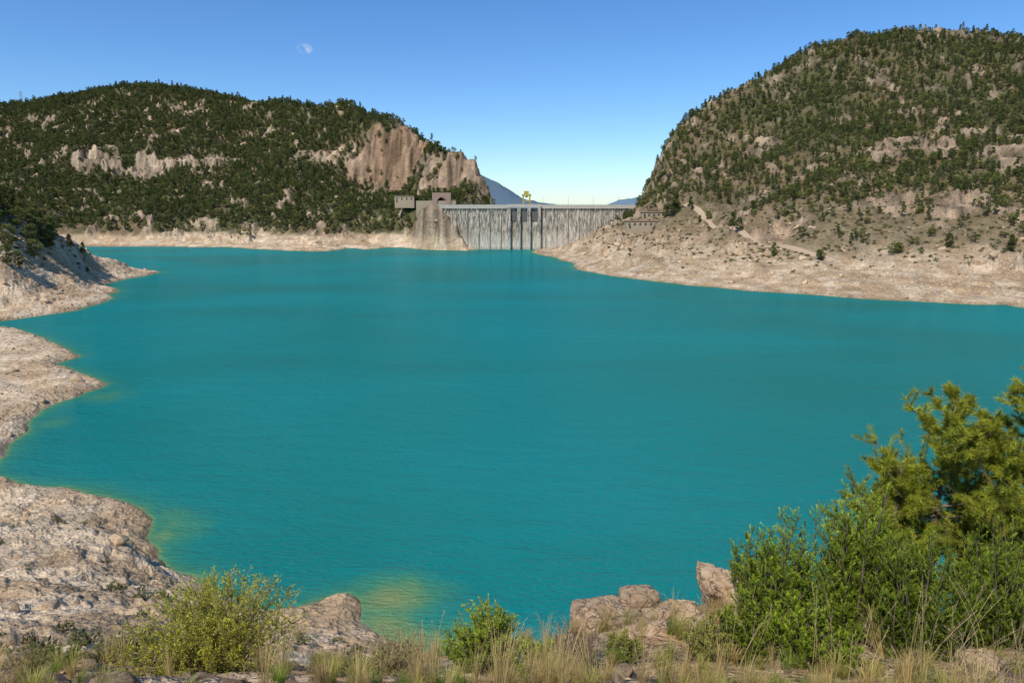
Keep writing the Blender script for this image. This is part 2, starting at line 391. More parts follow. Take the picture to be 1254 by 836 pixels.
distant("distant_mountain", [(520,205),(560,210),(585,216),(600,222),(620,233),(640,245),(660,250),(690,254)], 3400, (.075,.125,.165))
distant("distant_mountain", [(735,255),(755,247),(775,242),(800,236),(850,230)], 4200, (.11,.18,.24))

# ------------------------------------------------------------------ box helper
def boxes(name, lst, mat, parent=None, bevel=0):
    bm = bmesh.new()
    for (x0,x1,y0,y1,z0,z1) in lst:
        vs = [bm.verts.new(v) for v in ((x0,y0,z0),(x1,y0,z0),(x1,y1,z0),(x0,y1,z0),(x0,y0,z1),(x1,y0,z1),(x1,y1,z1),(x0,y1,z1))]
        for f in ((0,3,2,1),(4,5,6,7),(0,1,5,4),(1,2,6,5),(2,3,7,6),(3,0,4,7)): bm.faces.new([vs[i] for i in f])
    me = bpy.data.meshes.new(name); bm.to_mesh(me); bm.free(); me.materials.append(mat)
    ob = bpy.data.objects.new(name, me); scene.collection.objects.link(ob)
    if parent: ob.parent = parent
    return ob
def empty(name, loc=(0,0,0), rz=0):
    e = bpy.data.objects.new(name, None); e.location = loc; e.rotation_euler = (0,0,rz); scene.collection.objects.link(e); return e
def plain(name, c1, c2=None, rough=.85, scale=.5, metal=0):
    t = NT(name); n = t.noise(t.pos(), scale, 6, .7)
    t.link(t.mix(t.rng(n,.3,.7,0,1), c1, c2 or tuple(x*.7 for x in c1)), t.b.inputs['Base Color']); t.b.inputs['Roughness'].default_value = rough; t.b.inputs['Metallic'].default_value = metal
    return t.m
def concrete():
    t = NT("stained_concrete")
    n = t.noise(t.pos((.4,.4,.03)), 1, 6, .7, .2); n2 = t.noise(t.pos((.05,.05,.05)), 1, 5, .7); n3 = t.noise(t.pos((.8,1,.03)), 1, 5, .75)
    c = t.mix(t.rng(n,.40,.60,0,1), (.26,.22,.165), (.52,.465,.36)); c = t.mix(t.rng(n3,.46,.57,0,.92), c, (.085,.077,.063))
    g = t.new('ShaderNodeNewGeometry'); s = t.new('ShaderNodeSeparateXYZ'); t.link(g.outputs['Position'], s.inputs[0])
    low = t.rng(t.math('ADD', s.outputs[2], t.rng(n2,0,1,-14,14)), 4, 20, .45, 0)
    c = t.mix(low, c, (.58,.53,.43)); c = t.mix(t.rng(s.outputs[2],.5,3,.6,0), c, (.20,.20,.16))
    t.link(c, t.b.inputs['Base Color']); t.b.inputs['Roughness'].default_value = .9; t.link(t.bump(n, .3), t.b.inputs['Normal']); return t.m
M_CON = concrete(); M_DARK = plain("dark_opening", (.03,.03,.03)); M_GATE = plain("gate_steel", (.12,.11,.10), (.08,.075,.07)); M_BEIGE = plain("beige_render", (.38,.30,.20), (.28,.22,.15)); M_YEL = plain("yellow_paint", (.45,.34,.05), (.30,.24,.06), .5)
M_STEEL = plain("grey_steel", (.3,.3,.3), (.2,.2,.2), .5, 1, .5); M_ROOF = plain("clay_roof", (.33,.2,.13), (.25,.15,.1)); M_CLIGHT = plain("pale_concrete", (.46,.42,.34), (.34,.31,.26))

# ------------------------------------------------------------------ dam
dam = empty("concrete_dam", (0, 718, 0), math.radians(-1.5))
XL, XR, CT = -84, 134, 45.0
bm = bmesh.new()
prof = [(-7,-6),(-1.2,40.5),(8,40.5),(25,-6)]
vs = [[bm.verts.new((x, y, z)) for (y, z) in prof] for x in (XL, XR)]
for i in range(4): bm.faces.new([vs[0][i], vs[0][(i+1)%4], vs[1][(i+1)%4], vs[1][i]])
bm.faces.new(vs[0]); bm.faces.new(vs[1][::-1]); bmesh.ops.recalc_face_normals(bm, faces=bm.faces)
me = bpy.data.meshes.new("wall"); bm.to_mesh(me); bm.free(); me.materials.append(M_CON)
o = bpy.data.objects.new("wall", me); scene.collection.objects.link(o); o.parent = dam
def slanted(name, xs, w, out, z1, mat):   # pilasters following the battered face
    bm = bmesh.new()
    for x in xs:
        pts = []
        for z in (-6, z1):
            yf = -7+(z+6)/46.5*5.8
            pts += [(x-w/2, yf-out, z), (x+w/2, yf-out, z), (x+w/2, yf+1, z), (x-w/2, yf+1, z)]
        v = [bm.verts.new(p) for p in pts]
        for f in ((0,3,2,1),(4,5,6,7),(0,1,5,4),(1,2,6,5),(2,3,7,6),(3,0,4,7)): bm.faces.new([v[i] for i in f])
    me = bpy.data.meshes.new(name); bm.to_mesh(me); bm.free(); me.materials.append(mat)
    o = bpy.data.objects.new(name, me); scene.collection.objects.link(o); o.parent = dam
SL, SR = -3, 28
ribs = [x for x in np.arange(XL+3, XR, 11.5) if not (SL-3 < x < SR+3)]
slanted("pilasters", ribs, 1.6, 1.3, 39.5, M_CON)
slanted("spillway_piers", [SL, SL+10.3, SL+20.6, SR], 3.2, 4.2, 42.5, M_CON)
boxes("spillway_gates", [(SL+1.7+i*10.3, SL+8.6+i*10.3, -3.4, -1.0, 29, 38.5) for i in range(3)], M_GATE, dam)
segs = [(XL, SL-1.7), (SR+1.7, XR)]
boxes("crest_slab", [(a, b, -2.6, 9, 41.6, 43.2) for a, b in segs]+[(SL-1.6, SR+1.6, -4.5, 9, 42.6, 43.9)], M_CLIGHT, dam)
boxes("parapet", [(a, b, -2.5, -2.0, 43.2, 45.4) for a, b in segs]+[(SL-1.6, SR+1.6, -4.4, -3.9, 43.9, 46.0)], M_CLIGHT, dam)
boxes("crest_wall", [(XL, XR, -1.3, 8, 40.4, 41.6)], M_CON, dam)
cb_x = [x for x in np.arange(XL+1, XR, 2.9) if not (SL-3 < x < SR+3)]
boxes("corbels", [(x, x+.8, -2.5, -1.35, 39.4, 41.6) for x in cb_x], M_CON, dam)
boxes("crest_railing", [(x, x+.12, -2.3, -2.18, 45.4, 46.5) for x in np.arange(XL+1, XR, 3.0)]+[(XL, XR, -2.29, -2.2, 46.5, 46.6)], M_STEEL, dam)
boxes("crest_lamps", [q for x in np.arange(XL+12, XR, 26) for q in ((x, x+.25, 6, 6.25, 42.2, 53), (x, x+.25, 3.8, 6, 52.75, 53))], M_STEEL, dam)
# gantry crane on the crest
gc = empty("gantry_crane", (15, 719, 43.2))
boxes("legs", [(-4,-2.6,-3,-2.2,0,11),(2.6,4,-3,-2.2,0,11),(-4,-2.6,3,3.8,0,11),(2.6,4,3,3.8,0,11)], M_YEL, gc)
boxes("beam", [(-4.8,4.8,-3.3,4.1,11,13)], M_YEL, gc)
boxes("hoist_cab", [(-2.6,2.2,-2,2.5,13,16)], M_YEL, gc); boxes("braces", [(-2.6,2.6,-2.9,-2.4,5.5,6.4),(-2.6,2.6,3.1,3.6,5.5,6.4),(-3.9,-3.4,-2.2,3,5.5,6.4),(3.4,3.9,-2.2,3,5.5,6.4)], M_YEL, gc)
boxes("trolley", [(-1.2,1.2,-1,1,9.5,11)], M_STEEL, gc)

# lattice masts
def mast(name, loc, h, w):
    e = empty(name, loc)
    bm = bmesh.new()
    def bar(a, b, r):
        a = Vector(a); b = Vector(b); d = (b-a); m = bmesh.ops.create_cone(bm, cap_ends=True, segments=4, radius1=r, radius2=r, depth=d.length)
        q = d.to_track_quat('Z', 'Y')
        for v in m['verts']: v.co = q @ v.co + (a+b)/2
    n = 6; c = lambda i, k: ((w*(1-.8*k/n))*(1 if i in (0,1) else -1)/2, (w*(1-.8*k/n))*(1 if i in (0,3) else -1)/2, h*k/n)
    for k in range(n):
        for i in range(4):
            bar(c(i,k), c(i,k+1), w*.025); bar(c(i,k), c((i+1)%4,k+1), w*.014)
    for z in (.72,.84,.95): bar((-w*.7,0,h*z), (w*.7,0,h*z), w*.025)
    me = bpy.data.meshes.new("lattice"); bm.to_mesh(me); bm.free(); me.materials.append(M_STEEL)
    o = bpy.data.objects.new("lattice", me); scene.collection.objects.link(o); o.parent = e
p = unproj(27,128,1350); mast("power_pylon", (p[0], p[1], gz(p[0],p[1])-1), 27, 6)

# buildings near dam
def house(name, x0, w, y, d, z0, h, nwin, roof=True):
    e = empty(name, (x0, y, z0))
    boxes("walls", [(0, w, 0, d, -6, h)], M_BEIGE, e)
    if roof: boxes("roof", [(-.5, w+.5, -.6, d+.5, h, h+.5)], M_ROOF, e)
    boxes("windows", [(w*(i+.5)/nwin-.7, w*(i+.5)/nwin+.7, -.06, .1, h*.4, h*.75) for i in range(nwin)], M_DARK, e)
    boxes("door", [(w*.08, w*.08+1.4, -.07, .1, 0, 2.4)], M_DARK, e)
p = unproj(764,279,590); house("dam_control_building", p[0], 27, 576, 10, p[2], 6.0, 6)
p = unproj(784,267,605); house("beige_house", p[0], 20, 596, 9, p[2], 5, 5)
p = unproj(486,248,800); house("stone_house", p[0], 22, 785, 8, p[2], 7, 4)
# retaining wall + tunnel portal at left abutment
p = unproj(512,250,762)
boxes("retaining_wall", [(p[0], -60, 746, 748, p[2]-14, p[2]+3.5)], M_BEIGE)
px = unproj(541,246,748)[0]
bm = bmesh.new(); R = 4.6
hw, ht = 10, 12
ang = np.linspace(math.pi, 0, 17)
inn = [(-R, -3)]+[(R*math.cos(a), 2.5+R*math.sin(a)) for a in ang]+[(R, -3)]
outp = [(-hw, -3)]+[(max(-hw, min(hw, 15*math.cos(a))), min(ht, 2.5+15*math.sin(a))) for a in ang]+[(hw, -3)]
vi = [[bm.verts.new((x, yy, z)) for x, z in inn] for yy in (0, 9)]; vo = [bm.verts.new((x, 0, z)) for x, z in outp]; vo2 = [bm.verts.new((x, 3, z)) for x, z in outp]
for i in range(len(inn)-1):
    bm.faces.new([vi[0][i], vi[0][i+1], vo[i+1], vo[i]]); bm.faces.new([vi[0][i], vi[0][i+1], vi[1][i+1], vi[1][i]]); bm.faces.new([vo[i], vo[i+1], vo2[i+1], vo2[i]])
me = bpy.data.meshes.new("portal_face"); bm.to_mesh(me); bm.free(); me.materials.append(plain("pink_stone", (.34,.23,.17)))
tp = empty("tunnel_portal", (px, 745, 46)); o = bpy.data.objects.new("portal_face", me); scene.collection.objects.link(o); o.parent = tp
boxes("tunnel_interior", [(-R-.3, R+.3, 6, 6.5, -3, 8)], M_DARK, tp)

# dirt road on right bank
s = np.linspace(0, len(road_pts)-1, 400)
cx = np.interp(s, range(len(road_pts)), road_pts[:,0]); cy = np.interp(s, range(len(road_pts)), road_pts[:,1])
kk = np.ones(25)/25; cx[12:-12] = np.convolve(cx, kk, 'valid'); cy[12:-12] = np.convolve(cy, kk, 'valid')
tx, ty = np.gradient(cx), np.gradient(cy); ln = np.hypot(tx, ty); nx, ny = -ty/ln, tx/ln
rows = []
for o_ in np.linspace(-2.3, 2.3, 7):
    xx = cx+nx*o_; yy = cy+ny*o_; rows.append(np.stack([xx, yy, np.maximum(rbf(xx, yy),1)+.25], -1))
RW = np.stack(rows, 0)
ii = np.arange(RW.shape[0]*RW.shape[1]).reshape(RW.shape[:2])
mesh_from("dirt_road", RW.reshape(-1,3), np.stack([ii[:-1,:-1], ii[:-1,1:], ii[1:,1:], ii[1:,:-1]], -1).reshape(-1,4)[:, ::-1], None, True, [plain("road_dirt", (.42,.31,.20), (.32,.235,.155))])

# ------------------------------------------------------------------ plant builders
class MB:
    def __init__(s): s.V=[]; s.F=[]; s.C=[]; s.M=[]; s.n=0
    def add(s, V, Fc, C_, m):
        V = np.asarray(V, np.float32); Fc = np.asarray(Fc, np.int32)
        s.V.append(V); s.F.append(Fc+s.n); s.n += len(V)
        s.C.append(np.broadcast_to(np.asarray(C_, np.float32), V.shape).copy()); s.M.append(np.full(len(Fc), m, np.int32))
    def tube(s, P, Rr, col_=(.15,.11,.08), m=0, sides=5):
        P = np.asarray(P, float); n = len(P); d = np.gradient(P, axis=0); d /= np.linalg.norm(d, axis=1, keepdims=True)+1e-9
        ref = np.where(np.abs(d[:, 2:3]) > .9, [[1.,0,0]], [[0.,0,1.]]); a = np.cross(d, ref); a /= np.linalg.norm(a, axis=1, keepdims=True)+1e-9; b = np.cross(d, a)
        th = np.arange(sides)/sides*2*math.pi
        V = P[:,None]+np.asarray(Rr)[:,None,None]*(a[:,None]*np.cos(th)[None,:,None]+b[:,None]*np.sin(th)[None,:,None])
        i = np.arange(n*sides).reshape(n, sides); j = np.roll(i, -1, 1)
        Fq = np.concatenate([np.stack([i[:-1], j[:-1], j[1:]], -1).reshape(-1,3), np.stack([i[:-1], j[1:], i[1:]], -1).reshape(-1,3)])
        s.add(V.reshape(-1,3), Fq, col_, m)
    def leaves(s, P, D, ln, wd, cols, m=1, quad=False):
        P = np.asarray(P, float); D = D/(np.linalg.norm(D, axis=1, keepdims=True)+1e-9); n = len(P)
        r = rng.normal(size=(n,3)); a = np.cross(D, r); a /= np.linalg.norm(a, axis=1, keepdims=True)+1e-9
        ln = np.broadcast_to(ln, n)[:,None]; wd = np.broadcast_to(wd, n)[:,None]; cols = np.broadcast_to(cols, (n,3))
        if quad:
            V = np.stack([P, P+D*ln*.5+a*wd/2, P+D*ln, P+D*ln*.5-a*wd/2], 1).reshape(-1,3); b = np.arange(n)*4
            Fq = np.concatenate([np.stack([b,b+1,b+2],-1), np.stack([b,b+2,b+3],-1)]); s.add(V, Fq, np.repeat(cols,4,0), m)
        else:
            V = np.stack([P-a*wd/2, P+a*wd/2, P+D*ln], 1).reshape(-1,3); b = np.arange(n)*3
            s.add(V, np.stack([b,b+1,b+2],-1), np.repeat(cols,3,0), m)
    def obj(s, name, mats, link=True):
        return mesh_from(name, np.concatenate(s.V), np.concatenate(s.F), np.concatenate(s.C), False, mats, np.concatenate(s.M), link)
def rdir(n):
    v = rng.normal(size=(n,3)); return v/np.linalg.norm(v, axis=1, keepdims=True)

def coll(name): return bpy.data.collections.new(name)
def proto_tree(name, H, R, shape, base, cl, nclump=24, nleaf=24, lsz=.62):
    mb = MB(); lean = rng.normal(size=2)*.03*H
    zz = np.linspace(0, 1, 6); P = np.stack([lean[0]*zz**2, lean[1]*zz**2, zz*H*.85-.4], -1)
    mb.tube(P, .035*H*(1-.85*zz)*.6+.03, (.16,.12,.09), 0, 5)
    for i in range(nclump):
        f = rng.uniform(.0, 1); z = H*(.20+.76*f)
        rad = R*(shape(f))*math.sqrt(rng.uniform(.1,1)); a = rng.uniform(0, 2*math.pi)
        c = np.array([lean[0]*f+rad*math.cos(a), lean[1]*f+rad*math.sin(a), z])
        if i % 3 == 0:
            o = np.array([lean[0]*f*.7, lean[1]*f*.7, z-rad*.5]); mb.tube([o, (o+c)/2+[0,0,-.1], c], [.08,.06,.03], (.16,.12,.09), 0, 3)
        cr = R*rng.uniform(.24,.44); d = rdir(nleaf); d[:,2] *= .7
        P_ = c+d*cr*rng.uniform(.5,1.1,(nleaf,1))
        tone = rng.uniform(.65,1.35)*(.8+.3*f)
        colx = np.asarray(base)*tone*rng.uniform(.8,1.25,(nleaf,1))
        mb.leaves(P_-d*lsz*.3, d+rng.normal(size=(nleaf,3))*.7, lsz*rng.uniform(.7,1.3,nleaf), lsz*.8, colx, 1, True)
    o = mb.obj(name, [M_BARK, M_FOL], False); cl.objects.link(o)
rnd = lambda f: math.sin(math.pi*(.12+.85*f))**.6
con = lambda f: (1-f)**.7*.9+.1
g1 = (.086,.102,.022); g2 = (.060,.078,.018); g3 = (.120,.122,.028)
TC = coll("pine_tree_kinds")
proto_tree("pine_a", 8.5, 3.0, rnd, g1, TC); proto_tree("pine_b", 9.5, 2.8, rnd, g2, TC); proto_tree("pine_c", 7, 3.2, rnd, g3, TC)
proto_tree("pine_d", 10, 2.3, con, g2, TC); proto_tree("pine_e", 8, 2.5, con, g1, TC)
TD = coll("detailed_pine_kinds")
for nm, H_, R_, sh_, g_ in (("a",8.5,3,rnd,g3),("b",9.5,2.6,rnd,g1),("c",10,2.3,con,g1)):
    proto_tree("pine_near_"+nm, H_, R_, sh_, g_, TD, 44, 60, .36)
SC = coll("scrub_kinds")
def proto_scrub(name, R, base, cl, n=200, lsz=.3):
    mb = MB()
    for i in range(5):
        a = rng.uniform(0, 6.28); mb.tube([(0,0,-.2),(.3*R*math.cos(a),.3*R*math.sin(a),.3*R),(.7*R*math.cos(a),.7*R*math.sin(a),.7*R)], [.05,.04,.02], (.2,.15,.1), 0, 3)
    for i in range(12):
        d = rdir(1)[0]; d[2] = abs(d[2]); c = d*R*rng.uniform(.3,.75)*[1,1,.8]; k = n//12; q = rdir(k)
        mb.leaves(c+q*R*.3, q+[0,0,.4], lsz, lsz*.6, np.asarray(base)*rng.uniform(.7,1.3)*rng.uniform(.8,1.2,(k,1)), 1, True)
    o = mb.obj(name, [M_BARK, M_FOL], False); cl.objects.link(o)
proto_scrub("scrub_a", 1.2, (.12,.125,.040), SC); proto_scrub("scrub_b", 1.2, (.09,.10,.032), SC); proto_scrub("scrub_c", 1.1, (.16,.14,.06), SC)

def instancer(name, pts, rot, scl, idx_, cl):
    me = bpy.data.meshes.new(name); me.vertices.add(len(pts)); me.vertices.foreach_set("co", np.asarray(pts, np.float32).ravel())
    a = me.attributes.new("rot", 'FLOAT_VECTOR', 'POINT'); a.data.foreach_set("vector", np.asarray(rot, np.float32).ravel())
    a = me.attributes.new("scl", 'FLOAT_VECTOR', 'POINT'); a.data.foreach_set("vector", np.asarray(scl, np.float32).ravel())
    a = me.attributes.new("kind", 'INT', 'POINT'); a.data.foreach_set("value", np.asarray(idx_, np.int32))
    ob = bpy.data.objects.new(name, me); scene.collection.objects.link(ob)
    ng = bpy.data.node_groups.new(name+"_nodes", 'GeometryNodeTree')
    ng.interface.new_socket("Geometry", in_out='INPUT', socket_type='NodeSocketGeometry'); ng.interface.new_socket("Geometry", in_out='OUTPUT', socket_type='NodeSocketGeometry')
    N = ng.nodes; gi = N.new('NodeGroupInput'); go = N.new('NodeGroupOutput'); ip = N.new('GeometryNodeInstanceOnPoints'); ci = N.new('GeometryNodeCollectionInfo')
    ci.inputs['Collection'].default_value = cl; ci.inputs['Separate Children'].default_value = True; ci.inputs['Reset Children'].default_value = True
    def na(n_, t_):
        q = N.new('GeometryNodeInputNamedAttribute'); q.data_type = t_; q.inputs['Name'].default_value = n_; return q.outputs[0]
    e2r = N.new('FunctionNodeEulerToRotation'); Lk = ng.links
    Lk.new(na("rot",'FLOAT_VECTOR'), e2r.inputs[0]); Lk.new(gi.outputs[0], ip.inputs['Points']); Lk.new(ci.outputs[0], ip.inputs['Instance'])
    ip.inputs['Pick Instance'].default_value = True; Lk.new(na("kind",'INT'), ip.inputs['Instance Index']); Lk.new(e2r.outputs[0], ip.inputs['Rotation']); Lk.new(na("scl",'FLOAT_VECTOR'), ip.inputs['Scale'])
    Lk.new(ip.outputs[0], go.inputs[0])
    ob.modifiers.new("scatter", 'NODES').node_group = ng
    return ob
def scatter(name, X_, Y_, scale_fn, nk, cl, tilt=.05, sink=.1, squash=(.85,1.2)):
    z, sd, rm = height(X_, Y_); n = len(X_); s = scale_fn(n)
    scl = np.stack([s*rng.uniform(.9,1.1,n), s*rng.uniform(.9,1.1,n), s*rng.uniform(squash[0],squash[1],n)], -1)
    rot = np.stack([rng.normal(size=n)*tilt, rng.normal(size=n)*tilt, rng.uniform(0,6.28,n)], -1)
    return instancer(name, np.stack([X_, Y_, z-sink*s], -1), rot, scl, rng.integers(0,nk,n), cl)
def grid_pts(x0, x1, y0, y1, st):
    gx_, gy_ = np.meshgrid(np.arange(x0,x1,st), np.arange(y0,y1,st)); gx_ = gx_.ravel()+rng.uniform(-.5,.5,gx_.size)*st; gy_ = gy_.ravel()+rng.uniform(-.5,.5,gy_.size)*st
    m = np.abs(gx_/gy_) < .95; return gx_[m], gy_[m]
# forest on the hills
def forest():
    out = []
    x, y = grid_pts(-1300, -20, 700, 1430, 4.8); z, sd, rm = height(x, y)
    dens = 1.05+.5*fbm(x/50, y/50, 3, 201)-.35*(1-sstep(20,60,z)); p = dens*(1-.96*sstep(.4,.75,rm))*sstep(10, 18, z+fbm(x/30,y/30,3,202)*6)*sstep(14,30,sd)
    m = (rng.uniform(size=len(x)) < p) & ~((x > -130) & (y < 790) & (y > 690) & (z > 30)); out.append((x[m], y[m]))
    x, y = grid_pts(90, 950, 380, 900, 4.5); z, sd, rm = height(x, y)
    dens = .90+.7*fbm(x/40, y/40, 3, 203); p = dens*(1-.85*sstep(.35,.75,rm))*(.15*sstep(14,24,z)+.85*sstep(28, 62, z+fbm(x/30,y/30,3,204)*18))*sstep(20,50,sd)
    m = (rng.uniform(size=len(x)) < p) & (road_dist(x, y) > 9) & ~((x > 85) & (x < 150) & (y < 640) & (y > 530)); out.append((x[m], y[m]))
    return np.concatenate([o[0] for o in out]), np.concatenate([o[1] for o in out])
fx, fy = forest()
scatter("hillside_pine_forest", fx, fy, lambda n: rng.uniform(.5,1.15,n)*np.where(fx>0,.78,1.05), 5, TC)
# scrub
x1, y1 = grid_pts(-1200, 0, 700, 1350, 8); x2, y2 = grid_pts(60, 900, 330, 880, 4.0); x3, y3 = grid_pts(-480, -150, 290, 480, 4.0)
sx = np.concatenate([x1,x2,x3]); sy = np.concatenate([y1,y2,y3]); z, sd, rm = height(sx, sy)
p = (.65+.6*fbm(sx/25, sy/25, 3, 205))*(1-.7*sstep(.4,.9,rm))*sstep(7, 20, z+fbm(sx/20,sy/20,3,206)*7)
m = (rng.uniform(size=len(sx)) < p) & (road_dist(sx, sy) > 5); sx, sy = sx[m], sy[m]
scatter("hillside_scrub", sx, sy, lambda n: rng.uniform(.5,1.7,n), 3, SC)

# pines on west spit & right terrace (individual larger)
tl = []
for (u, y, s) in [(2,338,1.3),(14,335,1.4),(26,352,1.4),(40,352,1.3),(50,360,1.3),(60,362,1.0),(-15,340,1.6),(8,318,1.1),(-30,330,1.6),(34,372,1.2),(88,398,.9),(103,408,.8),(22,324,.9),(12,350,1.3),(45,366,1.3),
     (820,585,2.0),(826,588,1.7),(813,590,1.2),(842,588,1.2),(806,640,1.2),(895,485,1.3),(903,490,1.1),(948,425,.95),(1005,405,.8),(855,540,.7),(865,560,.9),(800,560,.5),(1003,402,.7),(1100,392,.8),(1160,385,.9),(1235,372,1.1)]:
    tl.append(((u-627)/F*y/1.005, y, s))
for i in range(60):
    u = rng.uniform(-60, 72); y = rng.uniform(335, 400); x = (u-627)/F*y
    if gz(x, y) > 17: tl.append((x, y, rng.uniform(.7,1.35)))
tl = np.array(tl)
z, _, _ = height(tl[:,0], tl[:,1]); n = len(tl)
print("grove", n)
instancer("lakeside_pine_grove", np.stack([tl[:,0], tl[:,1], z-.2], -1), np.stack([np.zeros(n), np.zeros(n), rng.uniform(0,6,n)], -1), np.repeat(tl[:,2:3],3,1), rng.integers(0,3,n), TD)

# ------------------------------------------------------------------ rocks
def rock_mesh(name, size, seed, sub=5, planes=10, amp=.045, box=.45):
    r = np.random.default_rng(seed); bm = bmesh.new(); bmesh.ops.create_icosphere(bm, subdivisions=sub, radius=1)
    co = np.array([v.co[:] for v in bm.verts])
    cb_ = co/np.abs(co).max(1, keepdims=True)*.85; co = co*(1-box)+cb_*box
    for i in range(planes):
        n = r.normal(size=3); n /= np.linalg.norm(n); kx = r.uniform(.5,.8); d = co@n-kx; co -= np.maximum(d,0)[:,None]*n
    for j in range(len(co)):
        v = Vector(co[j]*1.0)+Vector((seed*3.1,0,0)); f = mnoise.fractal(v*1.8, .9, 2.1, 6)*amp*1.8-abs(mnoise.noise(v*4.5))*amp*2.4
        co[j] *= 1+f
    co *= np.array(size)*1.13
    for v, c in zip(bm.verts, co): v.co = c
    for f in bm.faces: f.smooth = True
    me = bpy.data.meshes.new(name); bm.to_mesh(me); bm.free(); me.materials.append(M_ROCK); return me
def boulder(u, y, size, seed, up=0, rz=0, tilt=0, box=.45):
    me = rock_mesh("boulder", size, seed, box=box); o = bpy.data.objects.new("boulder", me); scene.collection.objects.link(o)
    x = (u-627)/F*y/.9; o.location = (x, y, gz(x, y)+size[2]*.35+up); o.rotation_euler = (tilt, tilt*.5, rz); return o
boulder(745, 9.6, (.60,.48,.44), 3, .06, .2); boulder(776, 10.6, (.42,.4,.40), 5, .18, .6); boulder(876, 10.4, (.40,.40,.40), 8, .26, .25, .12, .8)
boulder(836, 10.6, (.28,.25,.18), 9, .08); boulder(806, 9.6, (.26,.25,.16), 12); boulder(826, 9.9, (.22,.2,.16), 14); boulder(704, 9.4, (.2,.2,.13), 17)
boulder(800, 8.4, (.22,.18,.1), 21); boulder(845, 9.2, (.22,.24,.14), 22); boulder(1215, 6.6, (.26,.2,.13), 25); boulder(898, 9.9, (.26,.26,.24), 27)
boulder(812, 10.8, (.2,.2,.2), 29, .1); boulder(770, 8.6, (.2,.16,.12), 35); boulder(855, 8.6, (.24,.2,.14), 36); boulder(690, 8.6, (.17,.15,.10), 37)
boulder(12, 9.5, (.25,.2,.12), 31); boulder(60, 8.6, (.2,.2,.1), 32); boulder(440, 8.2, (.2,.16,.1), 38)
RC = coll("stone_kinds")
for i in range(5):
    o = bpy.data.objects.new("stone_%d" % i, rock_mesh("stone", (1, .8, .6), 50+i, 3, 12, .05)); RC.objects.link(o)
ys = np.exp(rng.uniform(math.log(5), math.log(130), 14000)); xs = rng.uniform(-.95,.95,14000)*ys
z, sd, rm = height(xs, ys); m = (sd > 1.0) & (rng.uniform(size=14000) < sstep(-.5,.5,fbm(xs/6, ys/6, 3, 301))) ; xs, ys = xs[m], ys[m]
sc = np.minimum(rng.pareto(2.0, len(xs))*.05+.02, .6)*np.interp(ys,[5,12,25,40,100],[.5,.5,.8,1.4,2.8])
scatter("scattered_stones", xs, ys, lambda n: sc, 5, RC, .4, .1)
ys = rng.uniform(130, 720, 16000); xs = rng.uniform(-.95,.95,16000)*ys; z, sd, rm = height(xs, ys)
m = (sd > 1) & (z < 34) & (road_dist(xs, ys) > 4); m &= ~((xs>-60)&(xs<130)&(ys>690)); xs, ys = xs[m], ys[m]
sc2 = np.minimum(rng.pareto(2.2, len(xs))*.5+.25, 3.0)*np.interp(ys,[130,700],[.7,1.4])
scatter("bank_stones", xs, ys, lambda n: sc2, 5, RC, .4, .1)
ys = rng.uniform(14, 105, 900); xs = rng.uniform(-.95,.2,900)*ys; z, sd, rm = height(xs, ys); m = (sd > 5) & (rng.uniform(size=900) < .5*sstep(.0,.4,fbm(xs/12, ys/12, 3, 302)+.15)); xs, ys = xs[m], ys[m]
scatter("slope_scrub", xs, ys, lambda n: rng.uniform(.2,.8,n), 3, SC)

# ------------------------------------------------------------------ grasses
GC = coll("grass_kinds")
def proto_grass(name, n, h, base, spread=.5, w=.006):
    mb = MB(); az = rng.uniform(0,6.28,n); r0 = rng.uniform(0,.07,n); L_ = h*rng.uniform(.5,1.1,n); out = spread*rng.uniform(.1,1,n)
    V=[];Fx=[];Cx=[]
    for i in range(n):
        d = np.array([math.cos(az[i]), math.sin(az[i]), 0]); sd_ = np.array([-d[1], d[0], 0])*w/2
        b = np.array([d[0]*r0[i], d[1]*r0[i], -.03]); p1 = b+[0,0,L_[i]*.5]+d*out[i]*L_[i]*.2; p2 = b+[0,0,L_[i]*.85]+d*out[i]*L_[i]*.55; p3 = b+[0,0,L_[i]*(1-.25*out[i])]+d*out[i]*L_[i]*.95
        k = len(V); V += [b-sd_, b+sd_, p1-sd_*.8, p1+sd_*.8, p2-sd_*.6, p2+sd_*.6, p3]
        Fx += [(k,k+1,k+3),(k,k+3,k+2),(k+2,k+3,k+5),(k+2,k+5,k+4),(k+4,k+5,k+6)]
        Cx += [np.asarray(base)*rng.uniform(.7,1.25)]*7
    mb.add(V, Fx, np.array(Cx), 0)
    o = mb.obj(name, [M_LEAF], False); GC.objects.link(o)
proto_grass("grass_a", 130, .42, (.50,.36,.15)); proto_grass("grass_b", 110, .34, (.36,.33,.09), .7); proto_grass("grass_c", 120, .28, (.20,.26,.045), .8); proto_grass("grass_d", 60, .6, (.54,.41,.18), .6, w=.005)
ys = rng.uniform(4.2, 12.5, 1500); us = rng.uniform(-.9,.9,1500); xs = us*ys; dn = fbm(xs/1.1, ys/1.1, 3, 310)
px_ = us*F*.9+627
p = np.where(px_ < 380, .25, .7)*sstep(-.3,.2,dn)
m = rng.uniform(size=1500) < p; xs, ys = xs[m], ys[m]
scatter("dry_grass", xs, ys, lambda n: rng.uniform(.4,1.0,n), 4, GC, .1, 0)

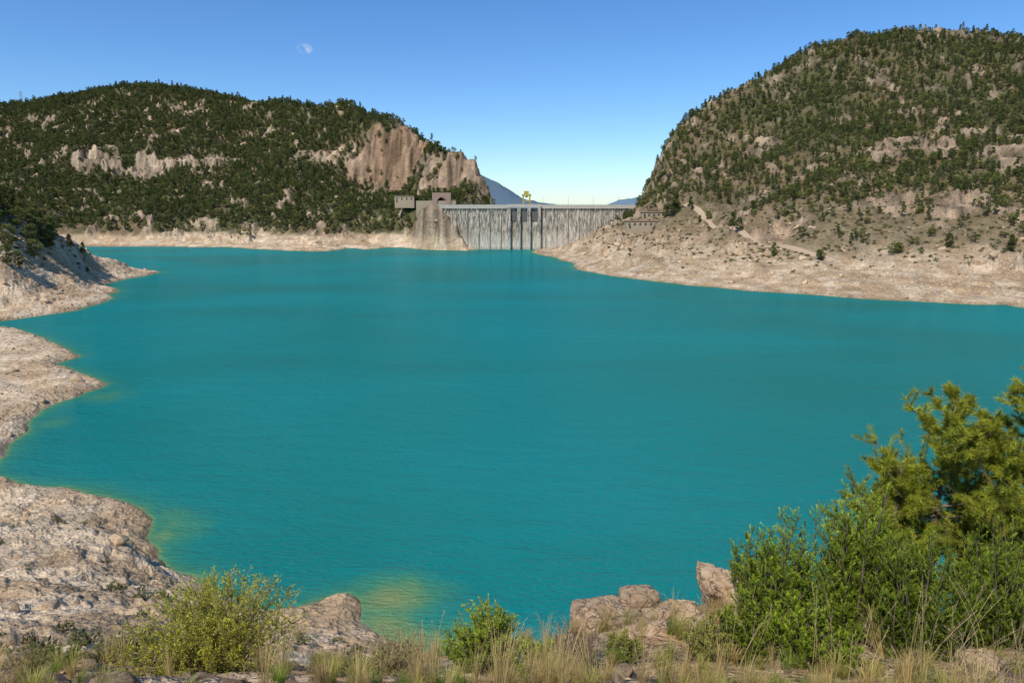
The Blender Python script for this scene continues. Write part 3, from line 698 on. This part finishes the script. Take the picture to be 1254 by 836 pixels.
# ------------------------------------------------------------------ foreground shrubs
def place(u, y, dz=0):
    x = (u-627)/F*y/.9; return Vector((x, y, gz(x, y)+dz))
def shrub(name, u, y, H, R, base, nst=110, tip=(.3,.33,.06), leafl=.035, leafw=.012, nl=55, dense=.25, upright=.6):
    mb = MB()
    for i in range(nst):
        a = rng.uniform(0,6.28); rr = math.sqrt(rng.uniform(0,1)); hh = H*(1-.45*rr**2)*rng.uniform(.65,1.08)
        end = np.array([math.cos(a)*R*rr, math.sin(a)*R*rr, hh]); st = np.array([math.cos(a)*R*rr*.25, math.sin(a)*R*rr*.25, -.05])
        bend = np.array([rng.normal()*.06, rng.normal()*.06, 0])*H
        s_ = np.linspace(0,1,7)[:,None]; P = st+(end-st)*np.concatenate([s_**(1.3), s_**(1.3), s_**.85], 1)+bend*np.sin(s_*3.14)
        mb.tube(P, np.linspace(.007,.002,7), (.16,.13,.07), 0, 3)
        tw = [P]
        for k in range(6):
            t = rng.uniform(.3,.95); b = P[int(t*6)]; d = rdir(1)[0]*.6+[0,0,upright+.3]; d /= np.linalg.norm(d); l_ = H*rng.uniform(.10,.22)
            q = b+np.linspace(0,1,4)[:,None]*d*l_; mb.tube(q, np.linspace(.003,.0015,4), (.18,.16,.07), 0, 3); tw.append(q)
        for q in tw:
            k = nl if q is P else nl//3
            t = rng.uniform(dense if q is P else 0, 1, k)*(len(q)-1); i0 = np.minimum(t.astype(int), len(q)-2); f = (t-i0)[:,None]
            pp = q[i0]*(1-f)+q[i0+1]*f; ax = q[i0+1]-q[i0]; ax /= np.linalg.norm(ax, axis=1, keepdims=True)
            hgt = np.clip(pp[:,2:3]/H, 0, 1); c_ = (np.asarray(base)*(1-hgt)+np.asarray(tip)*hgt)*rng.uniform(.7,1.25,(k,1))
            mb.leaves(pp, ax*.8+rdir(k)*.75, leafl*rng.uniform(.6,1.3,k), leafw, c_, 1, True)
    o = mb.obj(name, [M_BARK, M_LEAF]); o.location = place(u, y); return o
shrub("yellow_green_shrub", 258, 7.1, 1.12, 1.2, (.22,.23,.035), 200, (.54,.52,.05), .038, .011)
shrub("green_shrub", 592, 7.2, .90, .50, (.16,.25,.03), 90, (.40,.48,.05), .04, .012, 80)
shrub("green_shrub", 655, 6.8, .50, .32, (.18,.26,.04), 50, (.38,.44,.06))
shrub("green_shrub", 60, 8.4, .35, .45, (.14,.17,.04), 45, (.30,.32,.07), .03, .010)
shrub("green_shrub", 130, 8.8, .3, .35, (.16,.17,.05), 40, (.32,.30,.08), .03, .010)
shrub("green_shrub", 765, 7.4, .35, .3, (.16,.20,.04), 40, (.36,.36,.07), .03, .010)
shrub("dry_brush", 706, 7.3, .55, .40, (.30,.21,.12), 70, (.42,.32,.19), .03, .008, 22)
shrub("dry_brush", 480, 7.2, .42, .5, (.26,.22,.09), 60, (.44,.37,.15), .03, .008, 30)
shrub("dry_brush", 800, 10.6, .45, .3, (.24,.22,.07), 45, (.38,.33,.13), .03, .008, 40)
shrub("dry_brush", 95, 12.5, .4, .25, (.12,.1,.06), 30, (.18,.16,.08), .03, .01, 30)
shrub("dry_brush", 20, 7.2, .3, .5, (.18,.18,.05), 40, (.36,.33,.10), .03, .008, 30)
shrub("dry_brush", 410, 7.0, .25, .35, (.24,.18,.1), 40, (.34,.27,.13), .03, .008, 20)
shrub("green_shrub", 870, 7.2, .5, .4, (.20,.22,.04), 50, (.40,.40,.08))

def juniper(name, u, y, H, R, base, tip, nst=70):
    mb = MB()
    for i in range(nst):
        a = rng.uniform(0,6.28); rr = math.sqrt(rng.uniform(0,1)); hh = H*(1-.42*rr**1.8)*rng.uniform(.55,1.05)
        end = np.array([math.cos(a)*R*rr, math.sin(a)*R*rr, hh]); st = np.array([math.cos(a)*R*rr*.45, math.sin(a)*R*rr*.45, -.1])
        s_ = np.linspace(0,1,8)[:,None]; P = st+(end-st)*np.concatenate([s_**1.2, s_**1.2, s_], 1)+rng.normal(size=3)*.03*H*np.sin(s_*3.14)
        mb.tube(P, np.linspace(.012,.003,8), (.14,.1,.07), 0, 4)
        nt = 28
        for k in range(nt):
            t = rng.uniform(.12,1.0)*7; i0 = min(int(t),6); b = P[i0]+(P[i0+1]-P[i0])*(t-i0)
            d = rdir(1)[0]; d[2] = abs(d[2])*.8+.75; d /= np.linalg.norm(d); l_ = H*rng.uniform(.07,.15)*(1.15-t/7*.55)
            q0 = rng.uniform(0,1,(46,1)); pp = b+d*l_*q0
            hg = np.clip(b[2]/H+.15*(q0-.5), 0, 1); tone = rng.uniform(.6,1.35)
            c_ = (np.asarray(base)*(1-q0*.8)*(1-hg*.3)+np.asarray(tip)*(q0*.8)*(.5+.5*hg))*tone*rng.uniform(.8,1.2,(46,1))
            mb.leaves(pp, d*1.1+rdir(46)*.65, .034*rng.uniform(.6,1.2,46), .0065, c_, 1, True)
    o = mb.obj(name, [M_BARK, M_LEAF]); o.location = place(u, y); return o
JB, JT = (.12,.20,.022), (.48,.58,.05)
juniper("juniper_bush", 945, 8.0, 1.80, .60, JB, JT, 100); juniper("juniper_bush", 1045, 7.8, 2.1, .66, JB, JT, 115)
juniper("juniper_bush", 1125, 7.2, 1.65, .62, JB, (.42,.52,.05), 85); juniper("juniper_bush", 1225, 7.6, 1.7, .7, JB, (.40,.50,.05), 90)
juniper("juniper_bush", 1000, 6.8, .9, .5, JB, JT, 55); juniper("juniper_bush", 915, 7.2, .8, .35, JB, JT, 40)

def pine(name, u, y, H, R, base, tip, nb=46):
    mb = MB(); zs = np.linspace(0,1,10); wob = rng.normal(size=2)*.12
    P = np.stack([wob[0]*np.sin(zs*3), wob[1]*np.sin(zs*2.4), zs*H-.1], -1); mb.tube(P, .05*(1-.88*zs)+.004, (.17,.12,.09), 0, 7)
    def tuft(p, d, n, l_, tone):
        q0 = rng.uniform(0,1,(n,1)); dd = d*.75+rdir(n)*.8
        hz = rng.uniform(size=(n,1)); c_ = (np.asarray(base)*(1-hz)+np.asarray(tip)*hz)*tone*rng.uniform(.75,1.25,(n,1))
        mb.leaves(p-d*.07*q0, dd, l_*rng.uniform(.7,1.15,n), .0065, c_, 1)
    for i in range(nb):
        f = rng.uniform(.12,.97); t = f*9; i0 = min(int(t),8); b = P[i0]+(P[i0+1]-P[i0])*(t-i0); a = i*2.4+rng.normal()*.3
        L_ = R*(1.12-f)**.6*rng.uniform(.65,1.15); h = np.array([math.cos(a), math.sin(a), 0]); s_ = np.linspace(0,1,7)[:,None]
        Q = b+h*L_*s_+np.array([0,0,1])*L_*(.15*s_+.55*s_**2)+rng.normal(size=3)*.06*np.sin(s_*3)
        mb.tube(Q, np.linspace(.016,.004,7)*(1.1-f*.5), (.17,.12,.09), 0, 4)
        for k in range(11):
            t2 = rng.uniform(.2,1)*6; j = min(int(t2),5); c0 = Q[j]+(Q[j+1]-Q[j])*(t2-j); d = h*.5+rdir(1)[0]*.8+[0,0,.55]; d /= np.linalg.norm(d); l2 = L_*rng.uniform(.15,.36)
            q = c0+np.linspace(0,1,4)[:,None]*d*l2+np.array([0,0,1])*(np.linspace(0,1,4)[:,None]**2)*l2*.25
            mb.tube(q, np.linspace(.006,.0025,4), (.2,.15,.1), 0, 3); tone = rng.uniform(.55,1.4)
            for w_ in (.3,.5,.7,.85,1.0):
                pp = q[0]+(q[-1]-q[0])*w_; tuft(pp, d, 26, .085, tone)
        tuft(Q[-1], h*.5+np.array([0,0,.7]), 30, .09, 1.2)
    tuft(P[-1], np.array([0,0,1.]), 40, .1, 1.2)
    o = mb.obj(name, [M_BARK, M_LEAF]); o.location = place(u, y); return o
PB, PT = (.15,.21,.022), (.50,.48,.05)
pine("pine_tree", 1135, 9.2, 3.65, 1.2, PB, PT, 90); pine("pine_tree", 1258, 8.4, 3.5, 1.25, PB, PT, 100); pine("pine_tree", 1078, 9.4, 2.8, .9, PB, PT, 62); pine("pine_tree", 1195, 8.8, 3.0, 1.0, PB, PT, 62)

# tall dry stalks
def stalks(name, u, y, n, H, R):
    mb = MB()
    for i in range(n):
        a = rng.uniform(0,6.28); r = R*math.sqrt(rng.uniform()); b = np.array([math.cos(a)*r, math.sin(a)*r, -.05]); ln_ = rng.normal(size=2)*.22*H; h = H*rng.uniform(.6,1.1); s_ = np.linspace(0,1,6)[:,None]
        P = b+np.concatenate([ln_[0]*s_**2, ln_[1]*s_**2, h*s_], 1); mb.tube(P, np.linspace(.004,.002,6), (.5,.4,.2), 0, 3)
        k = 14; pp = P[-1]+(P[-2]-P[-1])*rng.uniform(0,.9,(k,1)); mb.leaves(pp, rdir(k)*.5+[0,0,.8], .03, .006, np.array((.55,.45,.24))*rng.uniform(.8,1.1,(k,1)), 0)
    o = mb.obj(name, [M_LEAF]); o.location = place(u, y)
stalks("dry_grass_stalks", 1190, 5.6, 50, .95, .7); stalks("dry_grass_stalks", 545, 7.6, 22, .5, .5); stalks("dry_grass_stalks", 900, 7.0, 18, .8, .5); stalks("dry_grass_stalks", 1060, 6.0, 20, .8, .5); stalks("dry_grass_stalks", 730, 7.0, 12, .6, .4)

# ------------------------------------------------------------------ light
EL = math.radians(53); AZ = math.atan2(-.45, -.66)
sun_dir = Vector((math.sin(AZ)*math.cos(EL), math.cos(AZ)*math.cos(EL), math.sin(EL)))
sl = bpy.data.lights.new("sun", 'SUN'); sl.energy = 5.0; sl.angle = math.radians(.5); sl.color = (1,.94,.84)
so = bpy.data.objects.new("sun", sl); so.rotation_euler = sun_dir.to_track_quat('Z','Y').to_euler(); so.location = (0,0,300); scene.collection.objects.link(so)
w = bpy.data.worlds.new("World"); scene.world = w; w.use_nodes = True; wn = w.node_tree.nodes; wl = w.node_tree.links
bg = wn["Background"]; sky = wn.new('ShaderNodeTexSky'); sky.sky_type = 'NISHITA'; sky.sun_disc = False; sky.sun_elevation = EL; sky.sun_rotation = AZ % (2*math.pi)
sky.altitude = 800; sky.air_density = 1.0; sky.dust_density = .2; sky.ozone_density = 2.0
bg.inputs[1].default_value = .135
hs = wn.new('ShaderNodeHueSaturation'); hs.inputs['Saturation'].default_value = 1.2; wl.new(sky.outputs[0], hs.inputs['Color'])
tint = wn.new('ShaderNodeMix'); tint.data_type = 'RGBA'; tint.blend_type = 'MULTIPLY'; tint.inputs[0].default_value = 1; wl.new(hs.outputs[0], tint.inputs[6]); tint.inputs[7].default_value = (.72,.90,1.10,1)
# tiny cloud wisp in the sky
yc = (418-60)/F; cd = Vector(((373-627)/F, CP+SP*yc, -SP+CP*yc)).normalized()
tcn = wn.new('ShaderNodeTexCoord'); nz = wn.new('ShaderNodeTexNoise'); nz.inputs['Scale'].default_value = 90; nz.inputs['Detail'].default_value = 5
wl.new(tcn.outputs['Generated'], nz.inputs['Vector'])
sub = wn.new('ShaderNodeVectorMath'); sub.operation = 'SUBTRACT'; wl.new(tcn.outputs['Generated'], sub.inputs[0]); sub.inputs[1].default_value = cd
mp = wn.new('ShaderNodeVectorMath'); mp.operation = 'MULTIPLY'; wl.new(sub.outputs[0], mp.inputs[0]); mp.inputs[1].default_value = (1,1,1.6)
lg = wn.new('ShaderNodeVectorMath'); lg.operation = 'LENGTH'; wl.new(mp.outputs[0], lg.inputs[0])
mr = wn.new('ShaderNodeMapRange'); wl.new(lg.outputs['Value'], mr.inputs[0]); mr.inputs[1].default_value = .001; mr.inputs[2].default_value = .011; mr.inputs[3].default_value = .9; mr.inputs[4].default_value = 0
m2 = wn.new('ShaderNodeMath'); m2.operation = 'MULTIPLY'; wl.new(mr.outputs[0], m2.inputs[0])
mr2 = wn.new('ShaderNodeMapRange'); wl.new(nz.outputs['Fac'], mr2.inputs[0]); mr2.inputs[1].default_value = .35; mr2.inputs[2].default_value = .6; wl.new(mr2.outputs[0], m2.inputs[1])
mx = wn.new('ShaderNodeMix'); mx.data_type = 'RGBA'; wl.new(m2.outputs[0], mx.inputs[0]); wl.new(tint.outputs[2], mx.inputs[6]); mx.inputs[7].default_value = (6,6.2,6.6,1)
wl.new(mx.outputs[2], bg.inputs[0])
scene.view_settings.view_transform = 'Standard'; scene.view_settings.look = 'None'; scene.view_settings.exposure = 0
print("forest", len(fx), "scrub", len(sx))
